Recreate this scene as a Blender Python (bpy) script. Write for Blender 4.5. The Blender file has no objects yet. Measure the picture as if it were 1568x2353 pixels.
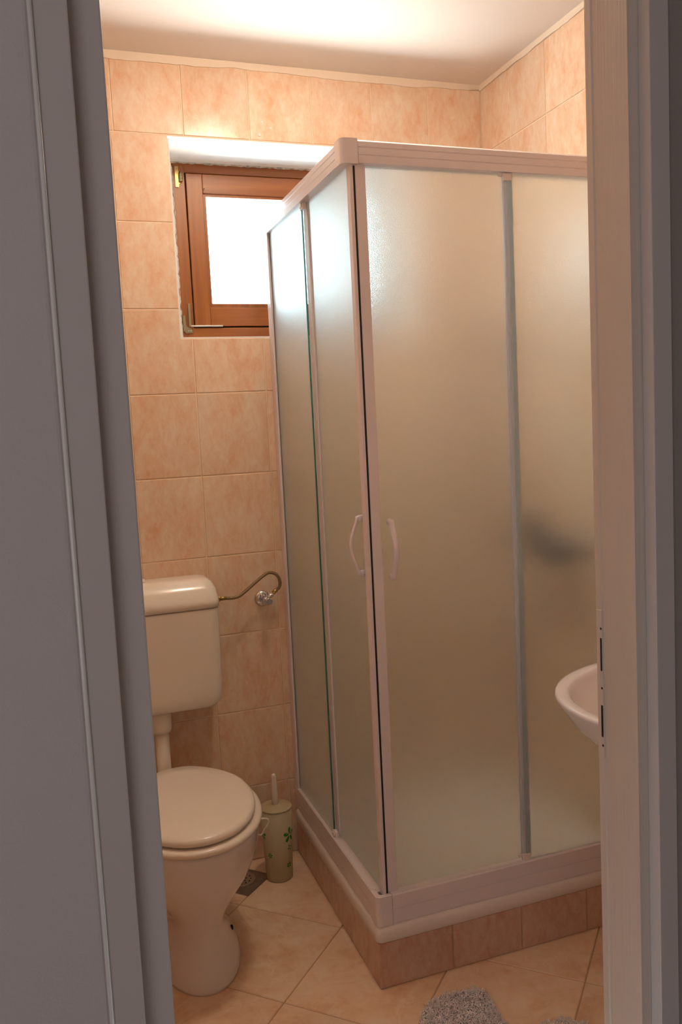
import bpy, bmesh, math, random
from mathutils import Vector, Matrix

sc = bpy.context.scene
COL = sc.collection
random.seed(7)
PI = math.pi

# ------------------------------------------------------------------ camera
cam_d = bpy.data.cameras.new('camera')
cam = bpy.data.objects.new('camera', cam_d)
COL.objects.link(cam)
YAW, PITCH, ROLL, FPX = 0.33778, -0.09912, -0.04982, 1947.08
cy_, sy_, cp_, sp_ = math.cos(YAW), math.sin(YAW), math.cos(PITCH), math.sin(PITCH)
fwd = Vector((sy_ * cp_, cy_ * cp_, sp_))
rgt = Vector((cy_, -sy_, 0))
upv = rgt.cross(fwd)
r_ = rgt * math.cos(ROLL) + upv * math.sin(ROLL)
u_ = r_.cross(fwd)
m = Matrix((r_, u_, -fwd)).transposed().to_4x4()
m.translation = Vector((-1.48245, -2.60854, 1.39011))
cam.matrix_world = m
cam_d.sensor_fit = 'VERTICAL'
cam_d.sensor_height = 36.0
cam_d.lens = FPX / 2353.0 * 36.0
cam_d.clip_start = 0.02
sc.camera = cam

# ------------------------------------------------------------------ light and exposure
sc.view_settings.view_transform = 'Standard'
sc.view_settings.look = 'None'
sc.view_settings.gamma = 1.0
sc.view_settings.exposure = 0.40
sc.view_settings.use_curve_mapping = False
cyc = sc.cycles
cyc.use_denoising = True
cyc.max_bounces = 14
cyc.diffuse_bounces = 6
cyc.glossy_bounces = 5
cyc.transmission_bounces = 10
cyc.transparent_max_bounces = 12
cyc.sample_clamp_indirect = 20.0
cyc.blur_glossy = 0.6

world = bpy.data.worlds.new('sky')
sc.world = world
world.use_nodes = True
wb = world.node_tree.nodes['Background']
wb.inputs['Color'].default_value = (0.70, 0.89, 1.0, 1)
wb.inputs['Strength'].default_value = 6.5


def area(name, loc, target, size, size_y, power, color, portal=False):
    d = bpy.data.lights.new(name, 'AREA')
    d.shape = 'RECTANGLE'
    d.size = size
    d.size_y = size_y
    d.energy = power
    d.color = color
    if portal:
        d.cycles.is_portal = True
    o = bpy.data.objects.new(name, d)
    COL.objects.link(o)
    o.location = loc
    dv = (Vector(target) - Vector(loc)).normalized()
    o.rotation_euler = dv.to_track_quat('-Z', 'Y').to_euler()
    return o


# daylight enters by the window only: the sky through a portal, and the sunlit ground below it outside
area('window_portal', (-0.67, 0.34, 1.985), (-0.67, -1, 1.985), 0.80, 0.60, 1.0, (1, 1, 1), portal=True)
# (the ground's near edge is the edge of the house's own shadow)
g_ = area('sunlit_ground_light', (1.6, 3.3, -0.5), (1.6, 3.3, 4.0), 9.0, 2.8, 1900.0, (1.0, 0.90, 0.82))
g_.rotation_euler = (PI, 0, 0)
# the hall behind the camera has dim daylight
area('hall_daylight', (-2.45, -3.75, 1.6), (-1.2, -1.7, 1.2), 1.2, 1.4, 6.2, (0.98, 0.96, 1.02))
LAMP_STRENGTH = 58.0
LAMP_COLOR = (1.0, 0.79, 0.60, 1)


# ------------------------------------------------------------------ materials
def new_mat(name):
    mt = bpy.data.materials.new(name)
    mt.use_nodes = True
    nt = mt.node_tree
    return mt, nt, nt.nodes['Principled BSDF']


def N(nt, typ, **kw):
    n = nt.nodes.new(typ)
    for k, v in kw.items():
        if k in n.inputs:
            n.inputs[k].default_value = v
        else:
            setattr(n, k, v)
    return n


def ramp(nt, fac, stops):
    n = nt.nodes.new('ShaderNodeValToRGB')
    e = n.color_ramp.elements
    while len(e) < len(stops):
        e.new(0.5)
    for i, (p, c) in enumerate(stops):
        e[i].position = p
        e[i].color = (c[0], c[1], c[2], 1)
    nt.links.new(fac, n.inputs['Fac'])
    return n


def plain(name, col, rough=0.4, metal=0.0, bump=0.0, bscale=200.0, coat=0.0, var=0.0, vscale=6.0):
    mt, nt, b = new_mat(name)
    b.inputs['Base Color'].default_value = (*col, 1)
    b.inputs['Roughness'].default_value = rough
    b.inputs['Metallic'].default_value = metal
    b.inputs['Coat Weight'].default_value = coat
    tc = N(nt, 'ShaderNodeTexCoord')
    if bump > 0:
        nz = N(nt, 'ShaderNodeTexNoise', Scale=bscale, Detail=3.0)
        nt.links.new(tc.outputs['Object'], nz.inputs['Vector'])
        bp = N(nt, 'ShaderNodeBump', Strength=bump, Distance=0.002)
        nt.links.new(nz.outputs['Fac'], bp.inputs['Height'])
        nt.links.new(bp.outputs['Normal'], b.inputs['Normal'])
    if var > 0:
        nz = N(nt, 'ShaderNodeTexNoise', Scale=vscale, Detail=4.0)
        nt.links.new(tc.outputs['Object'], nz.inputs['Vector'])
        lo = tuple(c * (1 - var) for c in col)
        hi = tuple(min(1, c * (1 + var)) for c in col)
        rp = ramp(nt, nz.outputs['Fac'], [(0.3, lo), (0.7, hi)])
        nt.links.new(rp.outputs['Color'], b.inputs['Base Color'])
    return mt


def tile_mat(name, dark, mid, light, rough=0.22, stretch=(1.0, 1.0, 1.0), rot=(0, 0, 0), scale=9.0, vein=0.0):
    """glazed marbled tile; each tile shifts the marbling by its own stored random colour"""
    mt, nt, b = new_mat(name)
    tc = N(nt, 'ShaderNodeTexCoord')
    at = N(nt, 'ShaderNodeAttribute', attribute_name='tile_random')
    sclv = N(nt, 'ShaderNodeVectorMath', operation='SCALE')
    sclv.inputs['Scale'].default_value = 37.0
    nt.links.new(at.outputs['Color'], sclv.inputs[0])
    add = N(nt, 'ShaderNodeVectorMath', operation='ADD')
    nt.links.new(tc.outputs['Object'], add.inputs[0])
    nt.links.new(sclv.outputs[0], add.inputs[1])
    mp = N(nt, 'ShaderNodeMapping')
    mp.inputs['Rotation'].default_value = rot
    mp.inputs['Scale'].default_value = stretch
    nt.links.new(add.outputs[0], mp.inputs['Vector'])
    n1 = N(nt, 'ShaderNodeTexNoise', Scale=scale, Detail=6.0, Roughness=0.65, Distortion=0.4)
    n2 = N(nt, 'ShaderNodeTexNoise', Scale=scale * 4.2, Detail=5.0, Roughness=0.66, Distortion=0.5)
    nt.links.new(mp.outputs[0], n1.inputs['Vector'])
    nt.links.new(mp.outputs[0], n2.inputs['Vector'])
    mix = N(nt, 'ShaderNodeMath', operation='MULTIPLY_ADD')
    mix.inputs[1].default_value = 0.45
    nt.links.new(n2.outputs['Fac'], mix.inputs[0])
    m2 = N(nt, 'ShaderNodeMath', operation='MULTIPLY')
    m2.inputs[1].default_value = 0.6
    nt.links.new(n1.outputs['Fac'], m2.inputs[0])
    nt.links.new(m2.outputs[0], mix.inputs[2])
    rp = ramp(nt, mix.outputs[0], [(0.36, dark), (0.50, mid), (0.66, light)])
    col = rp.outputs['Color']
    if vein > 0:
        nv = N(nt, 'ShaderNodeTexNoise', Scale=4.5, Detail=4.0, Roughness=0.55, Distortion=0.9)
        nt.links.new(mp.outputs[0], nv.inputs['Vector'])
        rv = ramp(nt, nv.outputs['Fac'], [(0.485, (0, 0, 0)), (0.50, (1, 1, 1)), (0.535, (0, 0, 0))])
        sv = N(nt, 'ShaderNodeMath', operation='MULTIPLY')
        sv.inputs[1].default_value = vein
        nt.links.new(rv.outputs['Color'], sv.inputs[0])
        mv = N(nt, 'ShaderNodeMix', data_type='RGBA')
        nt.links.new(sv.outputs[0], mv.inputs[0])
        nt.links.new(col, mv.inputs[6])
        mv.inputs[7].default_value = (0.84, 0.69, 0.54, 1)
        col = mv.outputs[2]
    # per tile tone
    hs = N(nt, 'ShaderNodeHueSaturation')
    sep = N(nt, 'ShaderNodeSeparateColor')
    nt.links.new(at.outputs['Color'], sep.inputs[0])
    mr = N(nt, 'ShaderNodeMapRange')
    mr.inputs['To Min'].default_value = 0.95
    mr.inputs['To Max'].default_value = 1.05
    nt.links.new(sep.outputs[1], mr.inputs['Value'])
    nt.links.new(mr.outputs[0], hs.inputs['Value'])
    nt.links.new(col, hs.inputs['Color'])
    nt.links.new(hs.outputs['Color'], b.inputs['Base Color'])
    b.inputs['Roughness'].default_value = rough
    nz = N(nt, 'ShaderNodeTexNoise', Scale=14.0, Detail=2.0)
    nt.links.new(tc.outputs['Object'], nz.inputs['Vector'])
    bp = N(nt, 'ShaderNodeBump', Strength=0.08, Distance=0.004)
    nt.links.new(nz.outputs['Fac'], bp.inputs['Height'])
    nt.links.new(bp.outputs['Normal'], b.inputs['Normal'])
    return mt


def wood_mat(name, c1, c2, axis):
    mt, nt, b = new_mat(name)
    tc = N(nt, 'ShaderNodeTexCoord')
    mp = N(nt, 'ShaderNodeMapping')
    s = [60.0, 60.0, 60.0]
    s[axis] = 2.5
    mp.inputs['Scale'].default_value = s
    nt.links.new(tc.outputs['Object'], mp.inputs['Vector'])
    nz = N(nt, 'ShaderNodeTexNoise', Scale=1.0, Detail=5.0, Roughness=0.6, Distortion=0.4)
    nt.links.new(mp.outputs[0], nz.inputs['Vector'])
    rp = ramp(nt, nz.outputs['Fac'], [(0.3, c1), (0.7, c2)])
    nt.links.new(rp.outputs['Color'], b.inputs['Base Color'])
    b.inputs['Roughness'].default_value = 0.38
    return mt


def brushed_paint(name, col, rough, strength):
    """gloss paint brushed on along the grain, with vertical ridges"""
    mt, nt, b = new_mat(name)
    b.inputs['Base Color'].default_value = (*col, 1)
    b.inputs['Roughness'].default_value = rough
    tc = N(nt, 'ShaderNodeTexCoord')
    mp = N(nt, 'ShaderNodeMapping')
    mp.inputs['Scale'].default_value = (260, 260, 5)
    nt.links.new(tc.outputs['Object'], mp.inputs['Vector'])
    nz = N(nt, 'ShaderNodeTexNoise', Scale=1.0, Detail=3.0)
    nt.links.new(mp.outputs[0], nz.inputs['Vector'])
    bp = N(nt, 'ShaderNodeBump', Strength=strength, Distance=0.002)
    nt.links.new(nz.outputs['Fac'], bp.inputs['Height'])
    nt.links.new(bp.outputs['Normal'], b.inputs['Normal'])
    return mt


def frosted(name, rough=0.28):
    """rolled, pearled glass: rough refraction with a little milky scattering"""
    mt, nt, b = new_mat(name)
    b.inputs['Base Color'].default_value = (0.90, 0.98, 0.965, 1)
    b.inputs['Transmission Weight'].default_value = 1.0
    b.inputs['Roughness'].default_value = rough
    b.inputs['IOR'].default_value = 1.35
    tc = N(nt, 'ShaderNodeTexCoord')
    nz = N(nt, 'ShaderNodeTexVoronoi', Scale=520.0)
    nt.links.new(tc.outputs['Object'], nz.inputs['Vector'])
    bp = N(nt, 'ShaderNodeBump', Strength=0.4, Distance=0.0010)
    nt.links.new(nz.outputs['Distance'], bp.inputs['Height'])
    nt.links.new(bp.outputs['Normal'], b.inputs['Normal'])
    tl = N(nt, 'ShaderNodeBsdfTranslucent')
    tl.inputs['Color'].default_value = (0.90, 0.97, 1.0, 1)
    mx = N(nt, 'ShaderNodeMixShader')
    mx.inputs['Fac'].default_value = 0.09
    nt.links.new(b.outputs[0], mx.inputs[1])
    nt.links.new(tl.outputs[0], mx.inputs[2])
    nt.links.new(mx.outputs[0], nt.nodes['Material Output'].inputs['Surface'])
    return mt


def milky_plastic(name, base=(0.80, 0.80, 0.80, 1), through=(0.90, 0.95, 0.98, 1), fac=0.65):
    mt, nt, b = new_mat(name)
    b.inputs['Base Color'].default_value = base
    b.inputs['Roughness'].default_value = 0.15
    tl = N(nt, 'ShaderNodeBsdfTranslucent')
    tl.inputs['Color'].default_value = through
    mx = N(nt, 'ShaderNodeMixShader')
    mx.inputs['Fac'].default_value = fac
    nt.links.new(b.outputs[0], mx.inputs[1])
    nt.links.new(tl.outputs[0], mx.inputs[2])
    nt.links.new(mx.outputs[0], nt.nodes['Material Output'].inputs['Surface'])
    return mt


def clear_pane(name):
    mt = bpy.data.materials.new(name)
    mt.use_nodes = True
    nt = mt.node_tree
    for n in list(nt.nodes):
        nt.nodes.remove(n)
    out = N(nt, 'ShaderNodeOutputMaterial')
    tr = N(nt, 'ShaderNodeBsdfTransparent')
    tr.inputs['Color'].default_value = (0.96, 0.985, 0.975, 1)
    gl = N(nt, 'ShaderNodeBsdfGlossy')
    gl.inputs['Roughness'].default_value = 0.02
    lw = N(nt, 'ShaderNodeLayerWeight', Blend=0.5)
    pw = N(nt, 'ShaderNodeMath', operation='POWER')
    pw.inputs[1].default_value = 5.0
    nt.links.new(lw.outputs['Facing'], pw.inputs[0])
    fr = N(nt, 'ShaderNodeMath', operation='MULTIPLY_ADD')
    fr.inputs[1].default_value = 0.9
    fr.inputs[2].default_value = 0.03
    nt.links.new(pw.outputs[0], fr.inputs[0])
    mx = N(nt, 'ShaderNodeMixShader')
    nt.links.new(fr.outputs[0], mx.inputs['Fac'])
    nt.links.new(tr.outputs[0], mx.inputs[1])
    nt.links.new(gl.outputs[0], mx.inputs[2])
    nt.links.new(mx.outputs[0], out.inputs['Surface'])
    return mt


M = {}
M['tile'] = tile_mat('peach_tile', (0.72, 0.42, 0.26), (0.77, 0.555, 0.395), (0.81, 0.68, 0.54), rot=(0, 0.5, 0), stretch=(1.5, 1.5, 0.8))
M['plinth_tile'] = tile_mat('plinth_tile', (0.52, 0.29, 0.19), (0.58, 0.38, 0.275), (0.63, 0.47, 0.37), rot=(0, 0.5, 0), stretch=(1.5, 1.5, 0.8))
M['floor_tile'] = tile_mat('floor_tile', (0.66, 0.41, 0.25), (0.77, 0.55, 0.37), (0.83, 0.67, 0.51), rough=0.28, scale=5.5, vein=0.5)
M['grout'] = plain('grout', (0.81, 0.65, 0.49), 0.8, bump=0.3)
M['floor_grout'] = plain('floor_grout', (0.46, 0.30, 0.18), 0.9, bump=0.3)
M['ceiling'] = plain('ceiling_paint', (0.84, 0.80, 0.76), 0.9, bump=0.15, bscale=90)
M['caulk'] = plain('caulk', (0.82, 0.72, 0.60), 0.8, bump=0.5, bscale=60)
M['plaster'] = plain('plaster', (0.83, 0.81, 0.78), 0.9, bump=0.5, bscale=50, var=0.06, vscale=18)
M['bead'] = plain('edge_highlight', (0.88, 0.82, 0.76), 0.25, coat=0.5)  # pale gloss that paints a highlight onto the hall wall's edge
M['dirty_plaster'] = plain('dirty_plaster', (0.50, 0.44, 0.37), 0.9, bump=0.9, bscale=120, var=0.45, vscale=70)
M['hall_paint'] = plain('hall_paint', (0.66, 0.585, 0.56), 0.75, bump=0.25, bscale=160, var=0.02, vscale=3)
M['hall_floor'] = plain('hall_floor', (0.38, 0.30, 0.24), 0.5, bump=0.1)
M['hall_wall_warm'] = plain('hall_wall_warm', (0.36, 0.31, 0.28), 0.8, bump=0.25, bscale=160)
M['jamb'] = brushed_paint('jamb_paint', (0.70, 0.60, 0.51), 0.3, 0.35)
M['casing'] = plain('casing_paint', (0.655, 0.58, 0.54), 0.45, bump=0.1, bscale=60)
M['wood_v'] = wood_mat('pine_vertical', (0.22, 0.060, 0.008), (0.33, 0.105, 0.018), 2)
M['wood_h'] = wood_mat('pine_horizontal', (0.22, 0.060, 0.008), (0.33, 0.105, 0.018), 0)
M['brass'] = plain('brass', (0.42, 0.31, 0.11), 0.35, 1.0, bump=0.1)
M['old_brass'] = plain('tarnished_brass', (0.30, 0.25, 0.15), 0.42, 1.0, bump=0.2)
M['nail'] = plain('nail_steel', (0.6, 0.58, 0.55), 0.35, 1.0)
M['rail'] = plain('white_aluminium', (0.77, 0.72, 0.75), 0.32, coat=0.2)
M['gasket'] = plain('black_gasket', (0.012, 0.011, 0.011), 0.6)
M['frost'] = frosted('frosted_glass')
M['clear_plastic'] = milky_plastic('milky_edge_strip', (0.80, 0.82, 0.86, 1), (0.90, 0.94, 0.98, 1), 0.4)
M['glass_edge'] = milky_plastic('green_glass_edge', (0.03, 0.07, 0.065, 1), (0.34, 0.66, 0.64, 1), 0.85)
M['seal'] = plain('grey_seal', (0.06, 0.075, 0.07), 0.4)
M['pane'] = clear_pane('window_glass')
M['ceramic'] = plain('white_ceramic', (0.78, 0.77, 0.81), 0.12, coat=0.4)
M['plastic'] = plain('white_plastic', (0.82, 0.76, 0.68), 0.22, coat=0.2)
M['acryl'] = plain('white_acrylic', (0.80, 0.74, 0.70), 0.25)
M['chrome'] = plain('chrome', (0.72, 0.70, 0.70), 0.12, 1.0)
M['dark_chrome'] = plain('dark_metal', (0.10, 0.085, 0.08), 0.35, 0.8)
M['hose'] = plain('braided_hose', (0.34, 0.26, 0.15), 0.36, 1.0, bump=0.8, bscale=900)
M['brush_body'] = plain('milky_plastic', (0.88, 0.77, 0.53), 0.38)
M['brush_body'].node_tree.nodes['Principled BSDF'].inputs['Transmission Weight'].default_value = 0.45
M['brush_body'].node_tree.nodes['Principled BSDF'].inputs['IOR'].default_value = 1.2
M['bristle'] = plain('white_bristle', (0.78, 0.70, 0.64), 0.9, bump=1.0, bscale=700)
M['decal'] = plain('green_print', (0.02, 0.30, 0.02), 0.5)
M['drain'] = plain('drain_steel', (0.30, 0.26, 0.22), 0.42, 0.85, bump=0.15, var=0.15, vscale=40)
M['drain_light'] = plain('drain_cover_steel', (0.50, 0.44, 0.38), 0.35, 0.9)
M['black'] = plain('dark_hole', (0.01, 0.009, 0.008), 0.8)
M['mat_base'] = plain('mat_backing', (0.50, 0.45, 0.46), 0.95)
M['mat_pile'] = plain('mat_pile', (0.84, 0.77, 0.765), 0.95, var=0.16, vscale=60)
M['bulb'], _nt, _b = new_mat('lamp_glass')
_b.inputs['Emission Color'].default_value = LAMP_COLOR
_b.inputs['Emission Strength'].default_value = LAMP_STRENGTH
_b.inputs['Base Color'].default_value = (0.9, 0.85, 0.8, 1)


# ------------------------------------------------------------------ mesh helpers
def obj(name, bm, mats, parent=None, smooth=False, kind=None):
    me = bpy.data.meshes.new(name)
    bmesh.ops.recalc_face_normals(bm, faces=bm.faces[:])
    bm.to_mesh(me)
    bm.free()
    if not isinstance(mats, (list, tuple)):
        mats = [mats]
    for mm in mats:
        me.materials.append(mm)
    if smooth:
        for p in me.polygons:
            p.use_smooth = True
    o = bpy.data.objects.new(name, me)
    COL.objects.link(o)
    if parent is not None:
        o.parent = parent
        o.matrix_parent_inverse = Matrix.Translation(-parent.location) if parent.type == 'EMPTY' else Matrix()
    if kind:
        o['kind'] = kind
    return o


def thing(name, label, cat, loc, group=None):
    o = bpy.data.objects.new(name, None)
    COL.objects.link(o)
    o.location = loc
    o.empty_display_size = 0.05
    o['label'] = label
    o['category'] = cat
    if group:
        o['group'] = group
    return o


def struct_empty(name, loc):
    o = bpy.data.objects.new(name, None)
    COL.objects.link(o)
    o.location = loc
    o['kind'] = 'structure'
    return o


def tag(o, label, cat, group=None):
    o['label'] = label
    o['category'] = cat
    if group:
        o['group'] = group
    return o


def box(bm, x0, x1, y0, y1, z0, z1, mi=0, bevel=0.0, segs=2):
    vs = [bm.verts.new((x, y, z)) for x in (x0, x1) for y in (y0, y1) for z in (z0, z1)]
    idx = [(0, 1, 3, 2), (4, 6, 7, 5), (0, 4, 5, 1), (2, 3, 7, 6), (0, 2, 6, 4), (1, 5, 7, 3)]
    fs = [bm.faces.new([vs[i] for i in f]) for f in idx]
    for f in fs:
        f.material_index = mi
    if bevel > 0:
        es = list({e for f in fs for e in f.edges})
        r = bmesh.ops.bevel(bm, geom=es, offset=bevel, segments=segs, profile=0.5, affect='EDGES')
        for f in r['faces']:
            f.material_index = mi
    return vs


def prism(bm, pts, axis, a0, a1, mi=0):
    """extrude the closed outline pts (2D) along axis: 'x' -> pts are (y,z), 'y' -> (x,z), 'z' -> (x,y)"""
    def P(p, a):
        return {'x': (a, p[0], p[1]), 'y': (p[0], a, p[1]), 'z': (p[0], p[1], a)}[axis]
    v0 = [bm.verts.new(P(p, a0)) for p in pts]
    v1 = [bm.verts.new(P(p, a1)) for p in pts]
    n = len(pts)
    for i in range(n):
        f = bm.faces.new((v0[i], v0[(i + 1) % n], v1[(i + 1) % n], v1[i]))
        f.material_index = mi
    for v in (v0[::-1], v1):
        f = bm.faces.new(v)
        f.material_index = mi


def tube(bm, pts, rad, n=10, cap=True, mi=0):
    pts = [Vector(p) for p in pts]
    rads = rad if isinstance(rad, (list, tuple)) else [rad] * len(pts)
    rings = []
    up = Vector((0, 0, 1))
    t0 = (pts[1] - pts[0]).normalized()
    if abs(t0.dot(up)) > 0.95:
        up = Vector((0, 1, 0))
    nrm = (up - t0 * up.dot(t0)).normalized()
    for i, p in enumerate(pts):
        t = (pts[min(i + 1, len(pts) - 1)] - pts[max(i - 1, 0)]).normalized()
        nrm = (nrm - t * nrm.dot(t)).normalized()
        b = t.cross(nrm)
        rings.append([bm.verts.new(p + (nrm * math.cos(2 * PI * k / n) + b * math.sin(2 * PI * k / n)) * rads[i]) for k in range(n)])
    for a, b in zip(rings, rings[1:]):
        for k in range(n):
            f = bm.faces.new((a[k], a[(k + 1) % n], b[(k + 1) % n], b[k]))
            f.material_index = mi
    if cap:
        f = bm.faces.new(rings[0][::-1]); f.material_index = mi
        f = bm.faces.new(rings[-1]); f.material_index = mi


def spline(ctrl, n=8):
    """Catmull-Rom through the control points"""
    c = [Vector(p) for p in ctrl]
    c = [c[0] * 2 - c[1]] + c + [c[-1] * 2 - c[-2]]
    out = []
    for i in range(1, len(c) - 2):
        for k in range(n):
            t = k / n
            p0, p1, p2, p3 = c[i - 1], c[i], c[i + 1], c[i + 2]
            out.append(0.5 * ((2 * p1) + (p2 - p0) * t + (2 * p0 - 5 * p1 + 4 * p2 - p3) * t * t + (3 * p1 - p0 - 3 * p2 + p3) * t ** 3))
    out.append(c[-2])
    return out


def lathe(bm, prof, n=32, center=(0, 0, 0), axis='z', mi=0):
    """prof: list of (radius, height)"""
    c = Vector(center)
    rings = []
    for r, h in prof:
        ring = []
        for k in range(n):
            a = 2 * PI * k / n
            if axis == 'z':
                v = Vector((r * math.cos(a), r * math.sin(a), h))
            elif axis == 'y':
                v = Vector((r * math.cos(a), h, r * math.sin(a)))
            else:
                v = Vector((h, r * math.cos(a), r * math.sin(a)))
            ring.append(bm.verts.new(c + v))
        rings.append(ring)
    for a, b in zip(rings, rings[1:]):
        for k in range(n):
            f = bm.faces.new((a[k], a[(k + 1) % n], b[(k + 1) % n], b[k]))
            f.material_index = mi
    f = bm.faces.new(rings[0]); f.material_index = mi
    f = bm.faces.new(rings[-1]); f.material_index = mi


def loft(bm, rings, mi=0, cap0=True, cap1=True):
    vr = [[bm.verts.new(p) for p in r] for r in rings]
    n = len(vr[0])
    for a, b in zip(vr, vr[1:]):
        for k in range(n):
            f = bm.faces.new((a[k], a[(k + 1) % n], b[(k + 1) % n], b[k]))
            f.material_index = mi
    if cap0:
        f = bm.faces.new(vr[0][::-1]); f.material_index = mi
    if cap1:
        f = bm.faces.new(vr[-1]); f.material_index = mi
    return vr


def tiles(bm, polys, to3d, layer, thick=0.0022, cham=0.0016, mi=0):
    """each polygon becomes one slightly raised tile with a chamfered edge"""
    for poly in polys:
        c = (random.random(), random.random(), random.random(), 1)
        n = len(poly)
        # signed area to orient the inset
        A = sum(poly[i][0] * poly[(i + 1) % n][1] - poly[(i + 1) % n][0] * poly[i][1] for i in range(n))
        pp = poly if A > 0 else poly[::-1]

        def inset(d):
            res = []
            for i in range(n):
                p0, p1, p2 = Vector(pp[i - 1]), Vector(pp[i]), Vector(pp[(i + 1) % n])
                d1 = (p1 - p0).normalized(); d2 = (p2 - p1).normalized()
                n1 = Vector((-d1.y, d1.x)); n2 = Vector((-d2.y, d2.x))
                k = 1 + n1.dot(n2)
                res.append(p1 + (n1 + n2) * (d / max(k, 0.2)))
            return res
        lo = [bm.verts.new(to3d(p.x, p.y, 0.0)) for p in inset(0.0)]
        hi = [bm.verts.new(to3d(p.x, p.y, thick)) for p in inset(cham)]
        fs = [bm.faces.new(hi)]
        for i in range(n):
            fs.append(bm.faces.new((lo[i], lo[(i + 1) % n], hi[(i + 1) % n], hi[i])))
        for f in fs:
            f.material_index = mi
            for l in f.loops:
                l[layer] = c


G = 0.0015  # half of a grout joint


def rect(u0, u1, v0, v1):
    g = G
    return [(u0 + g, v0 + g), (u1 - g, v0 + g), (u1 - g, v1 - g), (u0 + g, v1 - g)]


ZC = 2.498                       # ceiling height
ROWS = [2.276 - 0.2534 * k for k in range(9)] + [0.0]   # horizontal joints, top to bottom
YF, YH = -1.66, -1.74            # door wall: bathroom face, hall face
XL = -1.60                       # left wall


def tiled(bm):
    return bm.loops.layers.float_color.new('tile_random')


# ------------------------------------------------------------------ room shell
# back wall, with the window opening x -1.052..-0.30, z 1.682..2.273
WX0, WX1, WZ0, WZ1, WD = -1.052, -0.30, 1.682, 2.273, 0.30
bm = bmesh.new()
lay = tiled(bm)
for (x0, x1, z0, z1) in ((XL - 0.1, WX0, -0.05, ZC + 0.1), (WX1, 0.1, -0.05, ZC + 0.1), (WX0, WX1, -0.05, WZ0), (WX0, WX1, WZ1, ZC + 0.1)):
    box(bm, x0, x1, 0.0022, WD, z0, z1, mi=1)
back = lambda u, v, d: (u, 0.0022 - d, v)
cols_top = [XL, -1.4085, -1.2065, -1.003, -0.801, -0.598, -0.396, -0.196, 0.0]
cols_low = [XL, -1.417, -1.2165, -1.0165, -0.7945, -0.596, -0.396, -0.196, 0.0]
P = []
for a, b in zip(cols_top, cols_top[1:]):
    P.append(rect(a, b, ROWS[0], ZC - 0.012))
for k in range(9):
    zt, zb = ROWS[k], ROWS[k + 1]
    for a, b in zip(cols_low, cols_low[1:]):
        if zb < WZ1 and zt > WZ0 and b > WX0 and a < WX1:
            # cut round the window
            if zb >= WZ0:
                if a < WX0 - 0.01:
                    P.append([(a + G, zb + G), (WX0, zb + G), (WX0, zt - G), (a + G, zt - G)])
                if b > WX1 + 0.01:
                    P.append([(WX1, zb + G), (b - G, zb + G), (b - G, zt - G), (WX1, zt - G)])
            else:
                if a < WX0 and b > WX0:
                    P.append([(a + G, zb + G), (b - G, zb + G), (b - G, WZ0 - 0.001), (WX0, WZ0 - 0.001), (WX0, zt - G), (a + G, zt - G)])
                elif a < WX1 and b > WX1:
                    P.append([(a + G, zb + G), (b - G, zb + G), (b - G, zt - G), (WX1, zt - G), (WX1, WZ0 - 0.001), (a + G, WZ0 - 0.001)])
                else:
                    P.append([(a + G, zb + G), (b - G, zb + G), (b - G, WZ0 - 0.001), (a + G, WZ0 - 0.001)])
        else:
            P.append(rect(a, b, zb, zt))
tiles(bm, P, back, lay)
obj('wall_back', bm, [M['tile'], M['grout']], kind='structure')

# right wall
bm = bmesh.new()
lay = tiled(bm)
box(bm, 0.0022, 0.1, YF, 0.1, -0.05, ZC + 0.1, mi=1)
ys = [0.0] + [-0.178 - 0.202 * k for k in range(8)] + [YF]
P = []
for a, b in zip(ys, ys[1:]):
    P.append(rect(b, a, ROWS[0], ZC - 0.012))
    for k in range(9):
        P.append(rect(b, a, ROWS[k + 1], ROWS[k]))
tiles(bm, P, lambda u, v, d: (0.0022 - d, u, v), lay)
obj('wall_right', bm, [M['tile'], M['grout']], kind='structure')

# left wall (behind the left jamb)
bm = bmesh.new()
lay = tiled(bm)
box(bm, XL - 0.1, XL - 0.0022, YF, 0.1, -0.05, ZC + 0.1, mi=1)
P = []
for a, b in zip(ys, ys[1:]):
    P.append(rect(b, a, ROWS[0], ZC - 0.012))
    for k in range(9):
        P.append(rect(b, a, ROWS[k + 1], ROWS[k]))
tiles(bm, P, lambda u, v, d: (XL - 0.0022 + d, u, v), lay)
obj('wall_left', bm, [M['tile'], M['grout']], kind='structure')

# door wall with the doorway; tiled on the bathroom side
DX0, DX1, DZ = -1.394, -0.79, 2.06
bm = bmesh.new()
lay = tiled(bm)
for (x0, x1, z0, z1) in ((XL - 0.1, DX0 - 0.035, -0.05, ZC + 0.1), (DX1 + 0.022, 0.1, -0.05, ZC + 0.1), (DX0 - 0.035, DX1 + 0.022, DZ + 0.03, ZC + 0.1)):
    box(bm, x0, x1, YH + 0.002, YF - 0.0022, z0, z1, mi=1)
P = []
for a, b in zip(cols_low, cols_low[1:]):
    for k in range(-1, 9):
        zt = ZC - 0.012 if k < 0 else ROWS[k]
        zb = ROWS[k + 1]
        if b > DX0 - 0.035 and a < DX1 + 0.03 and zb < DZ + 0.03:
            continue
        P.append(rect(a, b, zb, zt))
tiles(bm, P, lambda u, v, d: (u, YF - 0.0022 + d, v), lay)
obj('wall_front', bm, [M['tile'], M['grout']], kind='structure')

# ceiling over the bathroom
bm = bmesh.new()
box(bm, XL - 0.1, 0.1, YF, WD, ZC, ZC + 0.1)
obj('ceiling', bm, M['ceiling'], kind='structure')

# floor: diagonal tiles
bm = bmesh.new()
lay = tiled(bm)
box(bm, XL - 0.1, 0.1, YF - 0.08, 0.1, -0.08, -0.0022, mi=1)
J = Vector((-1.026, -0.708))
th = math.radians(45.6)
e1 = Vector((math.cos(th), math.sin(th))) * 0.3325
e2 = Vector((-math.sin(th), math.cos(th))) * 0.3325


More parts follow.
